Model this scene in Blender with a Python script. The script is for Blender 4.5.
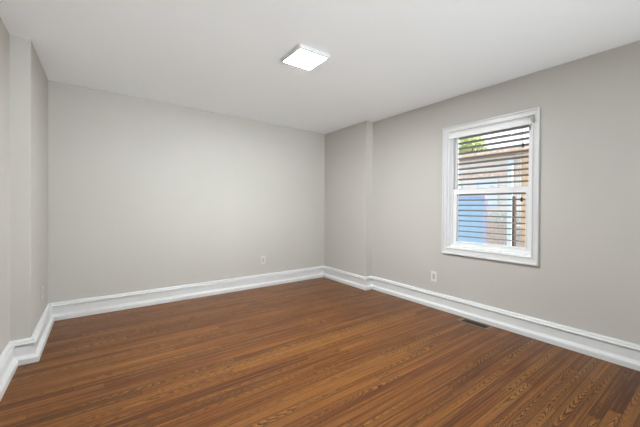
import bpy, bmesh, math, random
from mathutils import Vector, Matrix
random.seed(7)
S = bpy.context.scene
for o in list(bpy.data.objects):
    bpy.data.objects.remove(o)

# ------------------------------------------------------------------ camera
F_PX, YAW, CY, CAM_Z, ROLL, PITCH = 304.1, math.radians(36.056), 208.6, 1.1888, math.radians(0.355), math.radians(-0.374)
cd = bpy.data.cameras.new('camera')
cam = bpy.data.objects.new('camera', cd)
S.collection.objects.link(cam)
S.camera = cam
cd.sensor_fit = 'HORIZONTAL'
cd.sensor_width = 36
cd.lens = 36 * F_PX / 640
cd.shift_y = -(213.5 - CY) / 640 * 1.0
cd.clip_start = 0.05
fw = Vector((math.sin(YAW) * math.cos(PITCH), math.cos(YAW) * math.cos(PITCH), math.sin(PITCH)))
rt = Vector((math.cos(YAW), -math.sin(YAW), 0))
up = rt.cross(fw)
r2 = rt * math.cos(ROLL) + up * math.sin(ROLL)
u2 = -rt * math.sin(ROLL) + up * math.cos(ROLL)
cam.matrix_world = Matrix(((r2.x, u2.x, -fw.x, 0), (r2.y, u2.y, -fw.y, 0), (r2.z, u2.z, -fw.z, CAM_Z), (0, 0, 0, 1)))

# ------------------------------------------------------------------ light
SKY, PANEL, SUN_W, FILL_W, UP_W = 1.7, 320.0, 8.0, 24.0, 23.0
w = bpy.data.worlds.new('sky')
S.world = w
w.use_nodes = True
w.node_tree.nodes['Background'].inputs[0].default_value = (0.86, 0.93, 1.0, 1)
w.node_tree.nodes['Background'].inputs[1].default_value = SKY

def area_lamp(name, loc, rot, sx, sy, watts, col):
    ld = bpy.data.lights.new(name, 'AREA')
    ld.shape = 'RECTANGLE'
    ld.size, ld.size_y, ld.energy, ld.color = sx, sy, watts, col
    o = bpy.data.objects.new(name, ld)
    o.location, o.rotation_euler = loc, rot
    S.collection.objects.link(o)
    return o
# unseen soft fill lights added behind the camera to brighten ceiling and walls
area_lamp('added_rear_fill', (1.35, -1.9, 0.25), (math.radians(180 - 50), 0, 0), 3.4, 0.4, FILL_W, (0.90, 0.975, 1.0))
area_lamp('added_rear_upfill', (1.2, -2.7, 0.3), (math.radians(90 + 24), 0, 0), 3.0, 0.5, UP_W, (0.90, 0.975, 1.0)).data.spread = math.radians(60)
sd = bpy.data.lights.new('sun', 'SUN'); sd.energy, sd.angle, sd.color = SUN_W, math.radians(3), (1.0, 0.96, 0.9)
so = bpy.data.objects.new('sun', sd); S.collection.objects.link(so)
so.rotation_euler = Vector((-.22, 1.0, -.55)).to_track_quat('-Z', 'Y').to_euler()
S.view_settings.view_transform = 'Standard'
S.view_settings.look = 'None'
S.view_settings.exposure = 0.17
S.view_settings.gamma = 1.0

# ------------------------------------------------------------------ node helpers
class NT:
    def __init__(s, name):
        s.m = bpy.data.materials.new(name)
        s.m.use_nodes = True
        s.t = s.m.node_tree
        s.b = s.t.nodes['Principled BSDF']
    def n(s, typ, **kw):
        nd = s.t.nodes.new(typ)
        for k, v in kw.items():
            setattr(nd, k, v)
        return nd
    def put(s, sock, v):
        if isinstance(v, bpy.types.NodeSocket):
            s.t.links.new(v, sock)
        else:
            sock.default_value = v
    def math(s, op, a, b=0.0, c=None):
        nd = s.n('ShaderNodeMath', operation=op)
        s.put(nd.inputs[0], a)
        s.put(nd.inputs[1], b)
        if c is not None:
            s.put(nd.inputs[2], c)
        return nd.outputs[0]
    def vec(s, x, y, z=0.0):
        nd = s.n('ShaderNodeCombineXYZ')
        s.put(nd.inputs[0], x); s.put(nd.inputs[1], y); s.put(nd.inputs[2], z)
        return nd.outputs[0]
    def noise(s, v, scale=1.0, detail=2.0, rough=0.5, dist=0.0):
        nd = s.n('ShaderNodeTexNoise')
        s.put(nd.inputs['Vector'], v)
        nd.inputs['Scale'].default_value = scale
        nd.inputs['Detail'].default_value = detail
        nd.inputs['Roughness'].default_value = rough
        nd.inputs['Distortion'].default_value = dist
        return nd.outputs[0]
    def ramp(s, f, stops):
        nd = s.n('ShaderNodeValToRGB')
        s.put(nd.inputs[0], f)
        e = nd.color_ramp.elements
        while len(e) < len(stops):
            e.new(0.5)
        for i, (p, c) in enumerate(stops):
            e[i].position = p
            e[i].color = (*c, 1)
        return nd.outputs[0]
    def mix(s, f, a, b, mode='MIX'):
        nd = s.n('ShaderNodeMix', data_type='RGBA', blend_type=mode)
        s.put(nd.inputs[0], f)
        s.put(nd.inputs[6], a if isinstance(a, bpy.types.NodeSocket) else (*a, 1))
        s.put(nd.inputs[7], b if isinstance(b, bpy.types.NodeSocket) else (*b, 1))
        return nd.outputs[2]
    def maprange(s, v, a, b, c, d):
        nd = s.n('ShaderNodeMapRange')
        s.put(nd.inputs[0], v)
        for i, k in enumerate((a, b, c, d)):
            nd.inputs[i + 1].default_value = k
        return nd.outputs[0]
    def bump(s, h, strength, dist=0.002):
        nd = s.n('ShaderNodeBump')
        nd.inputs['Strength'].default_value = strength
        nd.inputs['Distance'].default_value = dist
        s.put(nd.inputs['Height'], h)
        s.t.links.new(nd.outputs[0], s.b.inputs['Normal'])
    def coords(s):
        return s.n('ShaderNodeTexCoord').outputs['Object']

def paint(name, col, rough=0.5, var=0.03, scale=3.0, bump=0.0, bscale=250, spec=0.5, metal=0.0):
    """painted / plain surface with a slight uneven tone and an orange-peel bump"""
    t = NT(name)
    c = t.coords()
    f = t.noise(c, scale, 3)
    lo = tuple(v * (1 - var) for v in col)
    hi = tuple(min(1, v * (1 + var)) for v in col)
    t.t.links.new(t.ramp(f, [(0.3, lo), (0.7, hi)]), t.b.inputs['Base Color'])
    t.b.inputs['Roughness'].default_value = rough
    t.b.inputs['Specular IOR Level'].default_value = spec
    t.b.inputs['Metallic'].default_value = metal
    if bump:
        t.bump(t.noise(c, bscale, 2), bump)
    return t.m

def wood_floor():
    t = NT('oak_strip_floor')
    sep = t.n('ShaderNodeSeparateXYZ')
    t.t.links.new(t.coords(), sep.inputs[0])
    X, Y = sep.outputs[0], sep.outputs[1]
    W = 0.0585
    mul = lambda a, b: t.math('MULTIPLY', a, b)
    add = lambda a, b: t.math('ADD', a, b)
    yr = t.math('DIVIDE', add(Y, 5.0), W)
    row = t.math('FLOOR', yr)
    fy = t.math('FRACT', yr)
    wn = t.n('ShaderNodeTexWhiteNoise', noise_dimensions='1D')
    t.put(wn.inputs['W'], row)
    xs = t.math('DIVIDE', add(add(X, 20.0), mul(wn.outputs[0], 9.0)), 2.1)
    ix = t.math('FLOOR', xs)
    fx = t.math('FRACT', xs)
    pn = t.n('ShaderNodeTexWhiteNoise', noise_dimensions='2D')
    t.put(pn.inputs['Vector'], t.vec(row, ix))
    ps = t.n('ShaderNodeSeparateColor')
    t.t.links.new(pn.outputs['Color'], ps.inputs[0])
    r, g, b = ps.outputs[0], ps.outputs[1], ps.outputs[2]
    # tone of each strip
    base = t.ramp(r, [(0.0, (0.075, 0.020, 0.005)), (0.12, (0.106, 0.030, 0.007)), (0.5, (0.142, 0.044, 0.0095)), (0.8, (0.178, 0.060, 0.013)), (1.0, (0.235, 0.092, 0.021))])
    # straight grain streaks drawn out along the boards
    st = t.noise(t.vec(add(mul(X, 1.3), mul(g, 30.0)), mul(Y, 60.0), mul(b, 9.0)), 1.0, 3, 0.6)
    base = t.mix(t.maprange(st, 0.50, 0.70, 0.0, 0.65), base, (0.33, 0.150, 0.034))
    base = t.mix(t.maprange(st, 0.48, 0.30, 0.0, 0.7), base, (0.050, 0.013, 0.003))
    # cathedral figure: nested V strokes down the middle of some strips, wandering with the tree's growth
    yl = t.math('ADD', t.math('SUBTRACT', fy, 0.5), mul(t.math('SUBTRACT', t.noise(t.vec(mul(X, 1.1), mul(r, 40.0), g), 1.0, 1), 0.5), 1.3))
    wob = t.noise(t.vec(add(mul(X, 2.6), mul(g, 40.0)), add(mul(Y, 24.0), mul(b, 25.0)), mul(r, 11.0)), 1.0, 1.5, 0.5)
    jit = t.noise(t.vec(mul(X, 34.0), mul(Y, 190.0), r), 1.0, 2)
    sgn = t.math('SUBTRACT', mul(t.math('GREATER_THAN', b, 0.5), 2.0), 1.0)
    ph = add(add(mul(mul(X, sgn), add(mul(b, 8.0), 10.0)), mul(mul(yl, yl), 13.0)), add(mul(wob, 5.5), mul(jit, 0.7)))
    fr = t.math('FRACT', ph)
    line = t.ramp(fr, [(0.0, (1, 1, 1)), (0.16, (0.85, 0.85, 0.85)), (0.34, (0.0, 0.0, 0.0)), (0.90, (0.0, 0.0, 0.0)), (1.0, (0.9, 0.9, 0.9))])
    patch = t.maprange(t.noise(t.vec(add(mul(X, 0.9), mul(b, 30.0)), row, 3.3), 1.0, 1), 0.38, 0.58, 0.15, 1.0)
    figured = mul(t.maprange(g, 0.38, 0.66, 0.12, 1.0), patch)
    light = mul(t.maprange(fr, 0.40, 0.80, 0.0, 1.0), mul(figured, 0.75))
    col = t.mix(light, base, (0.35, 0.160, 0.036))
    col = t.mix(mul(mul(figured, 0.95), line), col, (0.026, 0.008, 0.002))
    # open pores: fine dashes along the grain
    pore = t.noise(t.vec(mul(X, 18.0), mul(Y, 420.0), mul(r, 5.0)), 1.0, 3, 0.6)
    col = t.mix(t.maprange(pore, 0.52, 0.72, 0.0, 0.5), col, (0.055, 0.018, 0.006))
    # seams between strips and butt joints
    sy = t.math('MAXIMUM', t.math('LESS_THAN', fy, 0.028), t.math('GREATER_THAN', fy, 0.972))
    sx = t.math('LESS_THAN', fx, 0.0012)
    seam = t.math('MAXIMUM', sy, sx)
    col = t.mix(mul(seam, 0.9), col, (0.022, 0.008, 0.003))
    t.t.links.new(col, t.b.inputs['Base Color'])
    t.put(t.b.inputs['Roughness'], t.maprange(t.noise(t.coords(), 6.0, 3), 0.3, 0.7, 0.30, 0.38))
    t.b.inputs['Specular IOR Level'].default_value = 0.22
    return t.m

M = {}
M['wall'] = paint('greige_wall_paint', (0.560, 0.540, 0.505), 0.75, 0.012, 1.5, 0.06, 180, 0.3)
M['ceiling'] = paint('flat_ceiling_paint', (0.92, 0.945, 0.965), 0.9, 0.008, 1.0, 0.05, 140, 0.2)
M['trim'] = paint('white_trim_enamel', (0.73, 0.735, 0.735), 0.32, 0.012, 4, 0.03, 60, 0.5)
M['sash'] = paint('white_sash_paint', (0.86, 0.865, 0.87), 0.4, 0.01, 6)
M['floor'] = wood_floor()
M['plate'] = paint('painted_outlet_plate', (0.66, 0.645, 0.615), 0.35, 0.01, 9)
M['plate_w'] = paint('ivory_outlet_plate', (0.76, 0.75, 0.72), 0.35, 0.01, 9)
M['receptacle'] = paint('outlet_face', (0.50, 0.485, 0.455), 0.35, 0.01, 9)
M['slot'] = paint('outlet_slot_dark', (0.10, 0.095, 0.09), 0.6, 0.05, 20)
M['slat'] = paint('backlit_dark_blind_slat', (0.20, 0.18, 0.16), 0.5, 0.08, 12)  # white slats painted dark, backlit shade put into their colour
M['cord'] = paint('blind_cord', (0.22, 0.20, 0.18), 0.8, 0.05, 50)
M['tassel'] = paint('dark_wood_tassel', (0.02, 0.015, 0.012), 0.4, 0.1, 40)
M['bronze'] = paint('tan_register_metal', (0.22, 0.125, 0.07), 0.4, 0.08, 30, metal=0.3)
M['duct'] = paint('dark_register_louvres', (0.022, 0.016, 0.012), 0.55, 0.1, 30)
M['lampframe'] = paint('white_lamp_housing', (0.72, 0.72, 0.72), 0.5, 0.01, 9)
g = NT('window_glass')
tr_ = g.n('ShaderNodeBsdfTransparent'); gl = g.n('ShaderNodeBsdfGlossy'); mx = g.n('ShaderNodeMixShader')
gl.inputs['Roughness'].default_value = 0.02
mx.inputs[0].default_value = 0.04
g.t.links.new(tr_.outputs[0], mx.inputs[1]); g.t.links.new(gl.outputs[0], mx.inputs[2])
g.t.links.new(mx.outputs[0], g.t.nodes['Material Output'].inputs['Surface'])
M['glass'] = g.m
e = NT('lamp_diffuser')
e.b.inputs['Base Color'].default_value = (0.9, 0.9, 0.9, 1)
e.b.inputs['Emission Color'].default_value = (0.93, 0.98, 1.0, 1)
e.b.inputs['Emission Strength'].default_value = PANEL
M['diffuser'] = e.m

# ------------------------------------------------------------------ mesh helpers
def box(bm, x0, x1, y0, y1, z0, z1):
    vs = [bm.verts.new((x, y, z)) for x in (x0, x1) for y in (y0, y1) for z in (z0, z1)]
    for f in ((0, 1, 3, 2), (4, 6, 7, 5), (0, 4, 5, 1), (2, 3, 7, 6), (0, 2, 6, 4), (1, 5, 7, 3)):
        bm.faces.new([vs[i] for i in f])
def prism(bm, pts, z0, z1):
    lo = [bm.verts.new((x, y, z0)) for x, y in pts]
    hi = [bm.verts.new((x, y, z1)) for x, y in pts]
    n = len(pts)
    for i in range(n):
        bm.faces.new((lo[i], lo[(i + 1) % n], hi[(i + 1) % n], hi[i]))
    bm.faces.new(lo[::-1]); bm.faces.new(hi)
def tube(bm, p, q, r, n=10, r_end=None):
    p, q = Vector(p), Vector(q)
    d = (q - p).normalized()
    a = d.orthogonal().normalized(); b = d.cross(a)
    r1 = r if r_end is None else r_end
    A = [bm.verts.new(p + (a * math.cos(2 * math.pi * i / n) + b * math.sin(2 * math.pi * i / n)) * r) for i in range(n)]
    B = [bm.verts.new(q + (a * math.cos(2 * math.pi * i / n) + b * math.sin(2 * math.pi * i / n)) * r1) for i in range(n)]
    for i in range(n):
        bm.faces.new((A[i], A[(i + 1) % n], B[(i + 1) % n], B[i]))
    bm.faces.new(A[::-1]); bm.faces.new(B)
def lathe(bm, c, prof, n=14):
    rings = []
    for r, z in prof:
        rings.append([bm.verts.new((c[0] + r * math.cos(2 * math.pi * i / n), c[1] + r * math.sin(2 * math.pi * i / n), c[2] + z)) for i in range(n)])
    for a, b in zip(rings, rings[1:]):
        for i in range(n):
            bm.faces.new((a[i], a[(i + 1) % n], b[(i + 1) % n], b[i]))
    bm.faces.new(rings[0][::-1]); bm.faces.new(rings[-1])
def obj(name, bm, m, parent=None, bevel=0.0, seg=2, smooth=False, loc=None):
    bmesh.ops.recalc_face_normals(bm, faces=bm.faces[:])
    me = bpy.data.meshes.new(name)
    if loc is not None:
        bmesh.ops.translate(bm, verts=bm.verts[:], vec=-Vector(loc))
    bm.to_mesh(me); bm.free()
    me.materials.append(m)
    o = bpy.data.objects.new(name, me)
    S.collection.objects.link(o)
    if smooth:
        for p in me.polygons:
            p.use_smooth = True
    if loc is not None:
        o.location = loc
    if parent is not None:
        o.parent = parent
        o.matrix_parent_inverse = Matrix.Translation(-Vector(parent.location))
    if bevel:
        md = o.modifiers.new('bevel', 'BEVEL')
        md.width, md.segments, md.limit_method = bevel, seg, 'ANGLE'
        md.angle_limit = math.radians(35)
    return o
def thing(name, label, cat, loc, group=None):
    o = bpy.data.objects.new(name, None)
    o.empty_display_size = 0.1
    S.collection.objects.link(o)
    o.location = loc
    tag(o, label, cat, group)
    return o
def tag(o, label, cat, group=None, kind=None):
    if label: o['label'] = label
    if cat: o['category'] = cat
    if group: o['group'] = group
    if kind: o['kind'] = kind
    return o
def struct(o, label=None):
    o['kind'] = 'structure'
    if label: o['label'] = label
    return o

# ------------------------------------------------------------------ room
XL0, XL1, YLR, YB, XRB, XR, YRR = -0.5314, -0.4174, 3.1654, 4.1602, 3.1232, 3.2505, 3.1587
Y0, TOP, XW = -3.0, 2.62, 3.462
WY0, WY1, WZ0, WZ1 = 1.125, 1.967, 0.735, 2.040      # window opening

bm = bmesh.new(); box(bm, XL0 - .15, XW, Y0 - .15, YB + .15, -0.12, 0)
struct(obj('floor', bm, M['floor']), 'red-brown oak strip floor running along the back wall')

# ceiling: an old plaster ceiling, a touch out of level towards the back wall
bm = bmesh.new()
cp = [(XL0 - .15, Y0 - .15, 2.44), (XW, Y0 - .15, 2.44), (XW, 1.2, 2.44), (XW, YRR, 2.43), (XW, YB + .15, 2.425),
      (XRB, YB, 2.423), (XL1, YB, 2.462), (XL0 - .15, YB + .15, 2.462), (XL0 - .15, YLR, 2.441), (XL0 - .15, 1.2, 2.44)]
ctr = [(1.4, 2.15, 2.44), (1.4, 3.16, 2.44)]
V = [bm.verts.new(p) for p in cp + ctr]
for f in ((0, 1, 2, 10), (0, 10, 9), (2, 3, 11, 10), (9, 10, 11, 8), (3, 4, 5, 11), (5, 6, 11), (6, 7, 8, 11), (4, 7, 6, 5)):
    bm.faces.new([V[i] for i in f])
bmesh.ops.triangulate(bm, faces=bm.faces[:])
bmesh.ops.recalc_face_normals(bm, faces=bm.faces[:])
r = bmesh.ops.extrude_face_region(bm, geom=bm.faces[:])
for v in [v for v in r['geom'] if isinstance(v, bmesh.types.BMVert)]:
    v.co.z = 2.70
struct(obj('ceiling', bm, M['ceiling']), 'flat pale grey-white ceiling')

bm = bmesh.new(); box(bm, XL1 - .02, XRB + .02, YB, YB + .15, 0, TOP)
struct(obj('wall_back', bm, M['wall']))
bm = bmesh.new()
prism(bm, [(XL0 - .15, Y0), (XL0, Y0), (XL0, YLR), (XL1, YLR), (XL1, YB + .15), (XL0 - .15, YB + .15)], 0, TOP)
struct(obj('wall_left', bm, M['wall'], bevel=.004))
bm = bmesh.new()
prism(bm, [(XR, Y0), (XW, Y0), (XW, WY0), (XR, WY0)], -0.6, TOP)
prism(bm, [(XR, WY0), (XW, WY0), (XW, WY1), (XR, WY1)], -0.6, WZ0)
prism(bm, [(XR, WY0), (XW, WY0), (XW, WY1), (XR, WY1)], WZ1, TOP)
prism(bm, [(XR, WY1), (XW, WY1), (XW, YB + .15), (XRB, YB + .15), (XRB, YRR), (XR, YRR)], -0.6, TOP)
bmesh.ops.remove_doubles(bm, verts=bm.verts[:], dist=1e-5)
struct(obj('wall_right', bm, M['wall']))
bm = bmesh.new()
box(bm, XL0 - .15, XW, Y0 - .15, Y0, 0, TOP)
struct(obj('wall_rear', bm, M['wall']))

# baseboards: one moulding profile, mitred at every corner
PROF = [(0, 0), (.0525, 0), (.0525, .036), (.050, .042), (.044, .046), (.034, .050), (.027, .057), (.024, .064), (.024, .131),
        (.016, .133), (.016, .138), (.032, .1395), (.034, .146), (.030, .153), (.024, .157), (.023, .166), (.019, .173), (.012, .1775), (0, .1775)]
PATH = [(XL0, Y0), (XL0, YLR), (XL1, YLR), (XL1, YB), (XRB, YB), (XRB, YRR), (XR, YRR), (XR, Y0)]
NAMES = ['baseboard_left', 'baseboard_left_return', 'baseboard_left_alcove', 'baseboard_back', 'baseboard_right_alcove', 'baseboard_right_return', 'baseboard_right']
def nrm(i):
    a, b = Vector(PATH[i]), Vector(PATH[i + 1]); d = (b - a).normalized()
    return Vector((d.y, -d.x))
for i, nm in enumerate(NAMES):
    n1 = nrm(i)
    def mit(k):
        if k == 0 or k == len(PATH) - 1: return n1
        a, b = nrm(k - 1), nrm(k)
        return (a + b) / (1 + a.dot(b))
    bm = bmesh.new(); rings = []
    for k in (i, i + 1):
        m = mit(k)
        rings.append([bm.verts.new((PATH[k][0] + m.x * t, PATH[k][1] + m.y * t, z)) for t, z in PROF])
    n = len(PROF)
    for j in range(n):
        bm.faces.new((rings[0][j], rings[0][(j + 1) % n], rings[1][(j + 1) % n], rings[1][j]))
    bm.faces.new(rings[0]); bm.faces.new(rings[1][::-1])
    struct(obj(nm, bm, M['trim']), 'tall white moulded baseboard')

# ------------------------------------------------------------------ window in the right wall
win = bpy.data.objects.new('window_1', None); S.collection.objects.link(win)
win.location = (XR, 1.545, WZ0); struct(win, 'white double-hung window in the right wall')
def frame(bm, x0, x1, yo0, yo1, zo0, zo1, yi0, yi1, zi0, zi1):
    """rectangular frame: outer and inner rectangle, mitre-free, between x0 and x1"""
    o = [(yo0, zo0), (yo1, zo0), (yo1, zo1), (yo0, zo1)]
    n = [(yi0, zi0), (yi1, zi0), (yi1, zi1), (yi0, zi1)]
    L = [[bm.verts.new((x, y, z)) for y, z in q] for x in (x0, x1) for q in (o, n)]
    for k in range(4):
        j = (k + 1) % 4
        bm.faces.new((L[0][k], L[0][j], L[1][j], L[1][k])); bm.faces.new((L[2][k], L[3][k], L[3][j], L[2][j]))
        bm.faces.new((L[0][k], L[2][k], L[2][j], L[0][j])); bm.faces.new((L[1][k], L[1][j], L[3][j], L[3][k]))
CO = (1.0676, 2.0223, 0.6595, 2.1036)
bm = bmesh.new()
frame(bm, XR - .013, XR, CO[0] + .004, CO[1] - .004, CO[2] + .004, CO[3] - .004, WY0, WY1, WZ0, WZ1)          # flat of the casing
frame(bm, XR - .028, XR, *CO, CO[0] + .015, CO[1] - .015, CO[2] + .017, CO[3] - .015)                          # raised back band
frame(bm, XR - .020, XR, WY0 - .012, WY1 + .012, WZ0 - .014, WZ1 + .012, WY0 - .003, WY1 + .003, WZ0 - .003, WZ1 + .003)    # inner bead
obj('window_casing', bm, M['trim'], win, bevel=.0025)
bm = bmesh.new()
frame(bm, XR, XW + .001, WY0 - .002, WY1 + .002, WZ0 - .002, WZ1 + .002, WY0 + .010, WY1 - .010, WZ0 + .012, WZ1 - .010)
frame(bm, XR + .055, XR + .072, WY0, WY1, WZ0, WZ1, WY0 + .022, WY1 - .022, WZ0 + .030, WZ1 - .024)             # inner stop
obj('window_jamb', bm, M['sash'], win, bevel=.002)
bm = bmesh.new()
frame(bm, 3.326, 3.362, WY0 + .012, WY1 - .012, .748, 1.396, 1.203, 1.899, .800, 1.340)
frame(bm, 3.320, 3.334, 1.193, 1.909, .790, 1.350, 1.203, 1.899, .800, 1.340)
ls = obj('lower_sash', bm, M['sash'], win, bevel=.002)
bm = bmesh.new(); box(bm, 3.342, 3.346, 1.195, 1.905, .795, 1.345); obj('window_pane', bm, M['glass'], ls)
bm = bmesh.new()
box(bm, 3.300, 3.328, 1.50, 1.56, 1.396, 1.404); tube(bm, (3.312, 1.53, 1.404), (3.312, 1.53, 1.414), .009); box(bm, 3.304, 3.320, 1.50, 1.53, 1.412, 1.418)
obj('sash_lock', bm, M['sash'], ls, bevel=.001).location.x += .02
bm = bmesh.new()
frame(bm, 3.366, 3.400, WY0 + .012, WY1 - .012, 1.342, WZ1 - .012, 1.196, 1.928, 1.384, 2.008)
us = obj('upper_sash', bm, M['sash'], win, bevel=.002)
bm = bmesh.new(); box(bm, 3.382, 3.386, 1.19, 1.935, 1.38, 2.012); obj('window_pane', bm, M['glass'], us)

# blind: open horizontal slats
bl = thing('window_blind', 'open horizontal slat blind with slats coloured dark as if backlit filling the window', 'blind', (3.44, 1.56, 2.03))
BX = 3.436
def bz(z): return 1.1888 + (z - 1.1888) * (BX - .0) / 3.4
ZS = [1.987 - .0597 * k for k in range(20)]
bm = bmesh.new()
for z in ZS:
    zz = bz(z); tilt = math.radians(-12 + random.uniform(-1, 1)); n = 6
    top, bot = [], []
    for i in range(n + 1):
        s = -0.0255 + 0.051 * i / n; cz = 0.0016 * (1 - (s / .0255) ** 2)
        for lst, dz in ((top, .0060), (bot, 0)):
            x, z2 = s, cz + dz
            xr, zr = x * math.cos(tilt) - z2 * math.sin(tilt), x * math.sin(tilt) + z2 * math.cos(tilt)
            lst.append([bm.verts.new((BX + xr, y, zz + zr)) for y in (1.150, 1.950)])
    for i in range(n):
        bm.faces.new((top[i][0], top[i + 1][0], top[i + 1][1], top[i][1]))
        bm.faces.new((bot[i][0], bot[i][1], bot[i + 1][1], bot[i + 1][0]))
        for s in (0, 1): bm.faces.new((top[i][s], bot[i][s], bot[i + 1][s], top[i + 1][s]))
    for i in (0, n): bm.faces.new((top[i][0], top[i][1], bot[i][1], bot[i][0]))
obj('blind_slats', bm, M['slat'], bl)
bm = bmesh.new(); box(bm, BX - .024, BX + .024, 1.148, 1.952, 2.022, 2.028); box(bm, BX - .024, BX - .020, 1.148, 1.952, 1.996 + .02, 2.03); box(bm, BX + .020, BX + .024, 1.148, 1.952, 2.016, 2.03)
obj('head_rail', bm, M['sash'], bl, bevel=.001)
bm = bmesh.new(); box(bm, BX - .024, BX + .024, 1.150, 1.950, .776, .792); obj('bottom_rail', bm, M['sash'], bl, bevel=.003)
for y in (1.29, 1.81):
    bm = bmesh.new()
    for x in (BX - .0255, BX + .0255): tube(bm, (x, y, .785), (x, y, 2.02), .0006, 6)
    obj('ladder_cord', bm, M['cord'], bl)
for y, zt in ((1.262, bz(1.80)), (1.262 - .0, bz(1.268))):
    off = 0 if zt > 1.5 else .006
    bm = bmesh.new(); tube(bm, (3.4065 + off / 3, y + off, zt + .02), (3.4065 + off / 3, y + off, 2.02), .0011, 6)
    cdn = obj('pull_cord', bm, M['cord'], bl)
    bm = bmesh.new(); lathe(bm, (3.4065 + off / 3, y + off, zt - .018), [(.005, 0), (.0125, .006), (.0135, .018), (.009, .036), (.003, .046)], 12)
    obj('cord_tassel', bm, M['tassel'], cdn, smooth=True)

bm = bmesh.new(); box(bm, XR + .002, XR + .014, WY0 + .012, WY1 - .012, 1.969, 2.028); box(bm, XR - .002, XR + .014, WY0 + .012, WY1 - .012, 1.969, 1.979); box(bm, XR - .001, XR + .014, WY0 + .012, WY1 - .012, 2.014, 2.028)
obj('blind_valance', bm, M['sash'], bl, bevel=.002)

# small cord hook on the casing
bm = bmesh.new()
box(bm, XR - .034, XR - .0205, 1.112, 1.119, 1.975, 2.045)
tube(bm, (XR - .034, 1.1155, 1.985), (XR - .050, 1.1155, 1.992), .0035); tube(bm, (XR - .050, 1.1155, 1.992), (XR - .050, 1.1155, 2.012), .0035)
M['hook'] = paint('grey_hook', (0.42, 0.41, 0.39), 0.4, 0.03, 20)
tag(obj('cord_hook', bm, M['hook'], loc=(XR - .02, 1.1155, 1.975)), 'small grey hook on the window casing at its top right corner', 'hook')

# ------------------------------------------------------------------ ceiling lamp
lx0, lx1, ly0, ly1 = 1.246, 1.540, 1.992, 2.286
lt = thing('ceiling_light', 'square flat white LED panel lamp lit on the ceiling', 'ceiling light', ((lx0 + lx1) / 2, (ly0 + ly1) / 2, 2.44))
bm = bmesh.new()
def zframe(bm, o, n, z0, z1):
    L = [[bm.verts.new((x, y, z)) for x, y in ((q[0], q[2]), (q[1], q[2]), (q[1], q[3]), (q[0], q[3]))] for z in (z0, z1) for q in (o, n)]
    for k in range(4):
        j = (k + 1) % 4
        bm.faces.new((L[0][k], L[0][j], L[1][j], L[1][k])); bm.faces.new((L[2][k], L[3][k], L[3][j], L[2][j]))
        bm.faces.new((L[0][k], L[2][k], L[2][j], L[0][j])); bm.faces.new((L[1][k], L[1][j], L[3][j], L[3][k]))
zframe(bm, (lx0, lx1, ly0, ly1), (lx0 + .018, lx1 - .018, ly0 + .018, ly1 - .018), 2.411, 2.422)
box(bm, lx0, lx1, ly0, ly1, 2.422, 2.4405)
obj('lamp_housing', bm, M['lampframe'], lt)
bm = bmesh.new(); box(bm, lx0 + .018, lx1 - .018, ly0 + .018, ly1 - .018, 2.4112, 2.420)
obj('lamp_diffuser', bm, M['diffuser'], lt)

# ------------------------------------------------------------------ wall outlets
def outlet(loc, ang, mat, label):
    t = thing('wall_outlet', label, 'outlet', loc, 'outlet plates low on the walls')
    R = Matrix.Translation(Vector(loc)) @ Matrix.Rotation(ang, 4, 'Z')        # local: plate in xz, room towards -y
    def add(name, bm, m, par, bevel=0):
        bmesh.ops.transform(bm, matrix=R, verts=bm.verts[:])
        o = obj(name, bm, m, None, bevel)
        o.parent = par; o.matrix_parent_inverse = Matrix.Translation(-Vector(loc))
        return o
    bm = bmesh.new(); box(bm, -.036, .036, -.006, 0, -.059, .059); add('cover_plate', bm, mat, t, .0025)
    bm = bmesh.new(); box(bm, -.0165, .0165, -.0085, -.004, -.0335, .0335)
    f = add('receptacle', bm, M['receptacle'], t, .002)
    for q in (-1, 1):
        bm = bmesh.new()
        for x in (-.0065, .0065): box(bm, x - .0012, x + .0012, -.0088, -.008, q * .019 - .001, q * .019 + .008)
        box(bm, -.002, .002, -.0088, -.008, q * .019 - .010, q * .019 - .006)
        add('socket_slots', bm, M['slot'], f)
    for q in (-1, 1):
        bm = bmesh.new(); tube(bm, (0, -.0055, q * .048), (0, -.0068, q * .048), .003, 8); add('plate_screw', bm, mat, t)
    return t
outlet((1.984, YB, .391), 0, M['plate'], 'outlet plate low on the back wall left of the corner')
outlet((XR, 2.135, .361), math.radians(-90), M['plate_w'], 'pale outlet plate on the right wall below the window')
outlet((XL1, 3.738, .385), math.radians(90), M['plate'], 'outlet plate on the left alcove wall seen nearly edge-on')

# ------------------------------------------------------------------ floor register
fr_ = thing('floor_register', 'dark louvred floor vent with tan rim beside the right baseboard', 'floor vent', (3.11, 1.575, 0))
bm = bmesh.new(); zframe(bm, (3.040, 3.176, 1.415, 1.735), (3.066, 3.158, 1.448, 1.695), 0.0, .004)
obj('register_rim', bm, M['bronze'], fr_, bevel=.0012)
bm = bmesh.new()
box(bm, 3.064, 3.160, 1.446, 1.697, 0.0003, .0010)
for k in range(18):
    y = 1.455 + k * .0138
    box(bm, 3.066, 3.158, y, y + .0018, .001, .0036)
box(bm, 3.110, 3.114, 1.448, 1.695, .001, .0036)
obj('register_louvres', bm, M['duct'], fr_)

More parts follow.
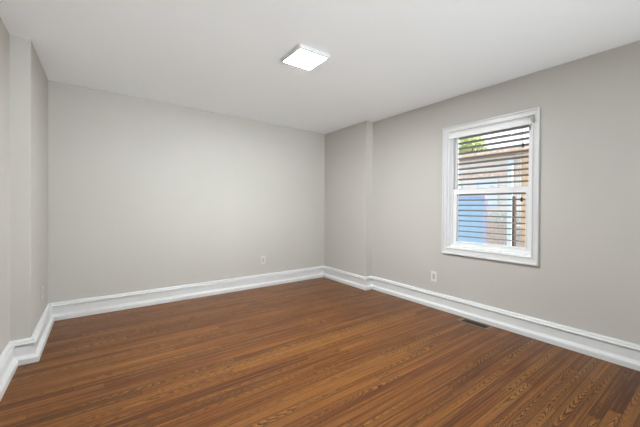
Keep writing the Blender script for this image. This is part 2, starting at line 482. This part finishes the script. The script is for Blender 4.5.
# ------------------------------------------------------------------ outdoors, seen through the blind
GZ = -0.55
M['ground'] = paint('pale_gravel', (0.50, 0.48, 0.45), 0.9, 0.2, 25)
M['blue'] = None
def lap(name, col, pitch, axis=2, dark=.55, rough=.6, var=.03):
    """boards: a thin shadow gap every pitch metres along one axis"""
    t = NT(name)
    sep = t.n('ShaderNodeSeparateXYZ'); c = t.coords(); t.t.links.new(c, sep.inputs[0])
    f = t.math('FRACT', t.math('DIVIDE', t.math('ADD', sep.outputs[axis], 10.0), pitch))
    n = t.noise(c, 5, 3)
    lo = tuple(v * (1 - var) for v in col); hi = tuple(min(1, v * (1 + var)) for v in col)
    base = t.ramp(n, [(.3, lo), (.7, hi)])
    t.t.links.new(t.mix(t.math('LESS_THAN', f, .07), base, tuple(v * dark for v in col)), t.b.inputs['Base Color'])
    t.b.inputs['Roughness'].default_value = rough
    t.bump(f, .4, .01)
    return t.m
M['blue'] = lap('blue_painted_boards', (0.33, 0.54, 0.76), .115, 2, .8)
M['cream'] = lap('cream_lap_siding', (0.78, 0.76, 0.72), .11, 2, .7)
M['tan'] = paint('tan_timber', (0.66, 0.47, 0.31), .7, .15, 9)
M['darkpost'] = paint('dark_brown_post', (0.085, 0.055, 0.045), .6, .2, 9)
M['lilac'] = paint('pale_lilac_trim', (0.47, 0.50, 0.68), .5, .03, 5)
M['spout'] = paint('pale_blue_downspout', (0.68, 0.78, 0.86), .4, .03, 5)
M['roof'] = paint('pinkish_roof_shingles', (0.72, 0.58, 0.50), .8, .2, 14)
M['leaf'] = paint('yellow_green_leaves', (0.42, 0.52, 0.17), .6, .3, 6)
M['bark'] = paint('grey_brown_bark', (0.16, 0.12, 0.09), .9, .2, 12, .4, 30)
M['stone'] = paint('grey_speckled_stone', (0.56, 0.57, 0.54), .85, .35, 28, .3, 60)
t = NT('weathered_brick')
bt = t.n('ShaderNodeTexBrick')
mp = t.n('ShaderNodeMapping'); mp.inputs['Rotation'].default_value = (math.radians(90), 0, 0)
sp = t.n('ShaderNodeSeparateXYZ'); t.t.links.new(t.coords(), sp.inputs[0])
t.put(bt.inputs['Vector'], t.vec(sp.outputs[1], sp.outputs[2]))
bt.inputs['Color1'].default_value = (.58, .44, .37, 1); bt.inputs['Color2'].default_value = (.46, .37, .32, 1); bt.inputs['Mortar'].default_value = (.60, .57, .52, 1)
bt.inputs['Scale'].default_value = 1; bt.inputs['Brick Width'].default_value = .21; bt.inputs['Row Height'].default_value = .075; bt.inputs['Mortar Size'].default_value = .008
t.t.links.new(bt.outputs[0], t.b.inputs['Base Color']); t.b.inputs['Roughness'].default_value = .9
M['brick'] = t.m

bm = bmesh.new(); box(bm, 3.6, 26, -14, 26, GZ - .1, GZ)
struct(obj('ground', bm, M['ground']), 'pale gravel ground outside the window')

def ray_y(u, X):
    th = YAW + math.atan((u - 320) / F_PX)
    return X / math.tan(th)
# blue board fence on the left
sx = 6.0
y_c = ray_y(483.5, sx)
sh = thing('board_fence', 'blue painted board fence outside the lower left of the window', 'fence', (sx, y_c + 1.0, GZ))
bm = bmesh.new(); box(bm, sx, sx + .03, y_c, y_c + 2.4, GZ + .04, 1.40); obj('fence_boards', bm, M['blue'], sh)
bm = bmesh.new(); box(bm, sx - .03, sx + .05, y_c - .05, y_c, GZ, 1.44); obj('end_post', bm, M['lilac'], sh, bevel=.004)
bm = bmesh.new(); box(bm, sx - .02, sx + .05, y_c, y_c + 2.4, 1.40, 1.43); obj('top_cap', bm, M['lilac'], sh, bevel=.004)
# neighbouring house behind
hx = 8.6
hs = thing('neighbouring_house', 'cream sided house with brick base seen beyond the fences', 'house', (hx + 2, 3.5, GZ))
bm = bmesh.new(); box(bm, hx, hx + 4, 3.0, 12, 1.06, 2.55); obj('house_wall', bm, M['cream'], hs)
bm = bmesh.new(); box(bm, hx - .04, hx + 4, 2.98, 12, GZ, .80); obj('brick_base', bm, M['brick'], hs)
bm = bmesh.new(); box(bm, hx - .02, hx + 4, 2.99, 12, .80, 1.06); obj('stone_band', bm, M['stone'], hs)
bm = bmesh.new(); box(bm, hx - .02, hx - .001, 3.0, 12, 1.98, 2.14); obj('wall_band', bm, M['roof'], hs)
bm = bmesh.new(); box(bm, hx - .35, hx - .30, 2.7, 12.2, 2.52, 2.68); obj('fascia_board', bm, M['tan'], hs, bevel=.005)
bm = bmesh.new()
prism(bm, [(hx - .36, 2.7), (hx + 4.4, 2.7), (hx + 4.4, 12.2), (hx - .36, 12.2)], 2.60, 2.68)
for v in bm.verts:
    if v.co.x > hx + 2: v.co.z += .35
obj('house_roof', bm, M['roof'], hs)
for y in (3.75, 4.75):
    bm = bmesh.new(); frame(bm, hx - .05, hx - .005, y, y + .6, 1.2, 1.95, y + .05, y + .55, 1.25, 1.90)
    f = obj('house_window', bm, M['spout'], hs, bevel=.004)
    bm = bmesh.new(); box(bm, hx - .02, hx - .008, y + .05, y + .55, 1.25, 1.90); obj('window_pane', bm, M['spout'], f)
bm = bmesh.new(); ya = ray_y(512.3, hx - .12); yb = ray_y(507.5, hx - .12); box(bm, hx - .16, hx - .06, ya, yb, GZ, 2.5)
obj('downspout', bm, M['spout'], hs, bevel=.01)
# dark post, stone wall, timber fence on the right
px_ = 6.6
bm = bmesh.new(); box(bm, px_, px_ + .09, ray_y(514.6, px_), ray_y(511.9, px_), GZ, 1.42)
tag(obj('garden_post', bm, M['darkpost'], bevel=.006, loc=(px_, ray_y(513, px_), GZ)), 'slim dark brown post outside between house and timber fence', 'post')
bm = bmesh.new(); box(bm, 7.4, 7.6, .6, ray_y(513.2, 7.4), GZ, .80)
tag(obj('stone_wall', bm, M['stone'], bevel=.02, loc=(7.5, 1.8, GZ)), 'grey speckled stone wall outside behind the timber fence', 'wall')
fx = 6.3
fe = thing('timber_fence', 'tan timber fence outside at the right edge of the window', 'fence', (fx, 1.8, GZ))
bm = bmesh.new()
yy = ray_y(521.5, fx)
while yy > .4:
    box(bm, fx, fx + .025, yy - .13, yy, GZ + .05, 2.15); yy -= .138
obj('fence_boards', bm, M['tan'], fe, bevel=.003)
for z in (0.1, 1.9):
    bm = bmesh.new(); box(bm, fx + .025, fx + .07, .4, ray_y(521.5, fx), z, z + .09)
    obj('fence_rail', bm, M['tan'], fe)
# tree
tx, ty = 15.2, ray_y(470, 15.2)
tr = thing('garden_tree', 'yellow-green leafy tree showing above the house roof', 'tree', (tx, ty, GZ))
bm = bmesh.new(); tube(bm, (tx, ty, GZ), (tx, ty, 3.6), .14, 10, .09)
for k in range(5):
    a = k * 1.26; tube(bm, (tx, ty, 2.4 + .15 * k), (tx + .6 * math.cos(a), ty + .6 * math.sin(a), 3.7 + .15 * k), .06, 8, .03)
obj('tree_trunk', bm, M['bark'], tr)
bm = bmesh.new()
for k in range(2600):
    v = Vector((random.gauss(0, 1), random.gauss(0, 1), random.gauss(0, 1))).normalized() * (random.random() ** .4)
    c = Vector((tx + v.x * .85, ty + v.y * .75, 4.05 + v.z * .9))
    a = Vector((random.gauss(0, 1), random.gauss(0, 1), random.gauss(0, 1))).normalized(); b = a.orthogonal().normalized()
    s = random.uniform(.05, .09)
    bm.faces.new([bm.verts.new(c + a * s), bm.verts.new(c + b * s * .5), bm.verts.new(c - a * s), bm.verts.new(c - b * s * .5)])
fo = obj('tree_foliage', bm, M['leaf'], tr); fo['kind'] = 'stuff'
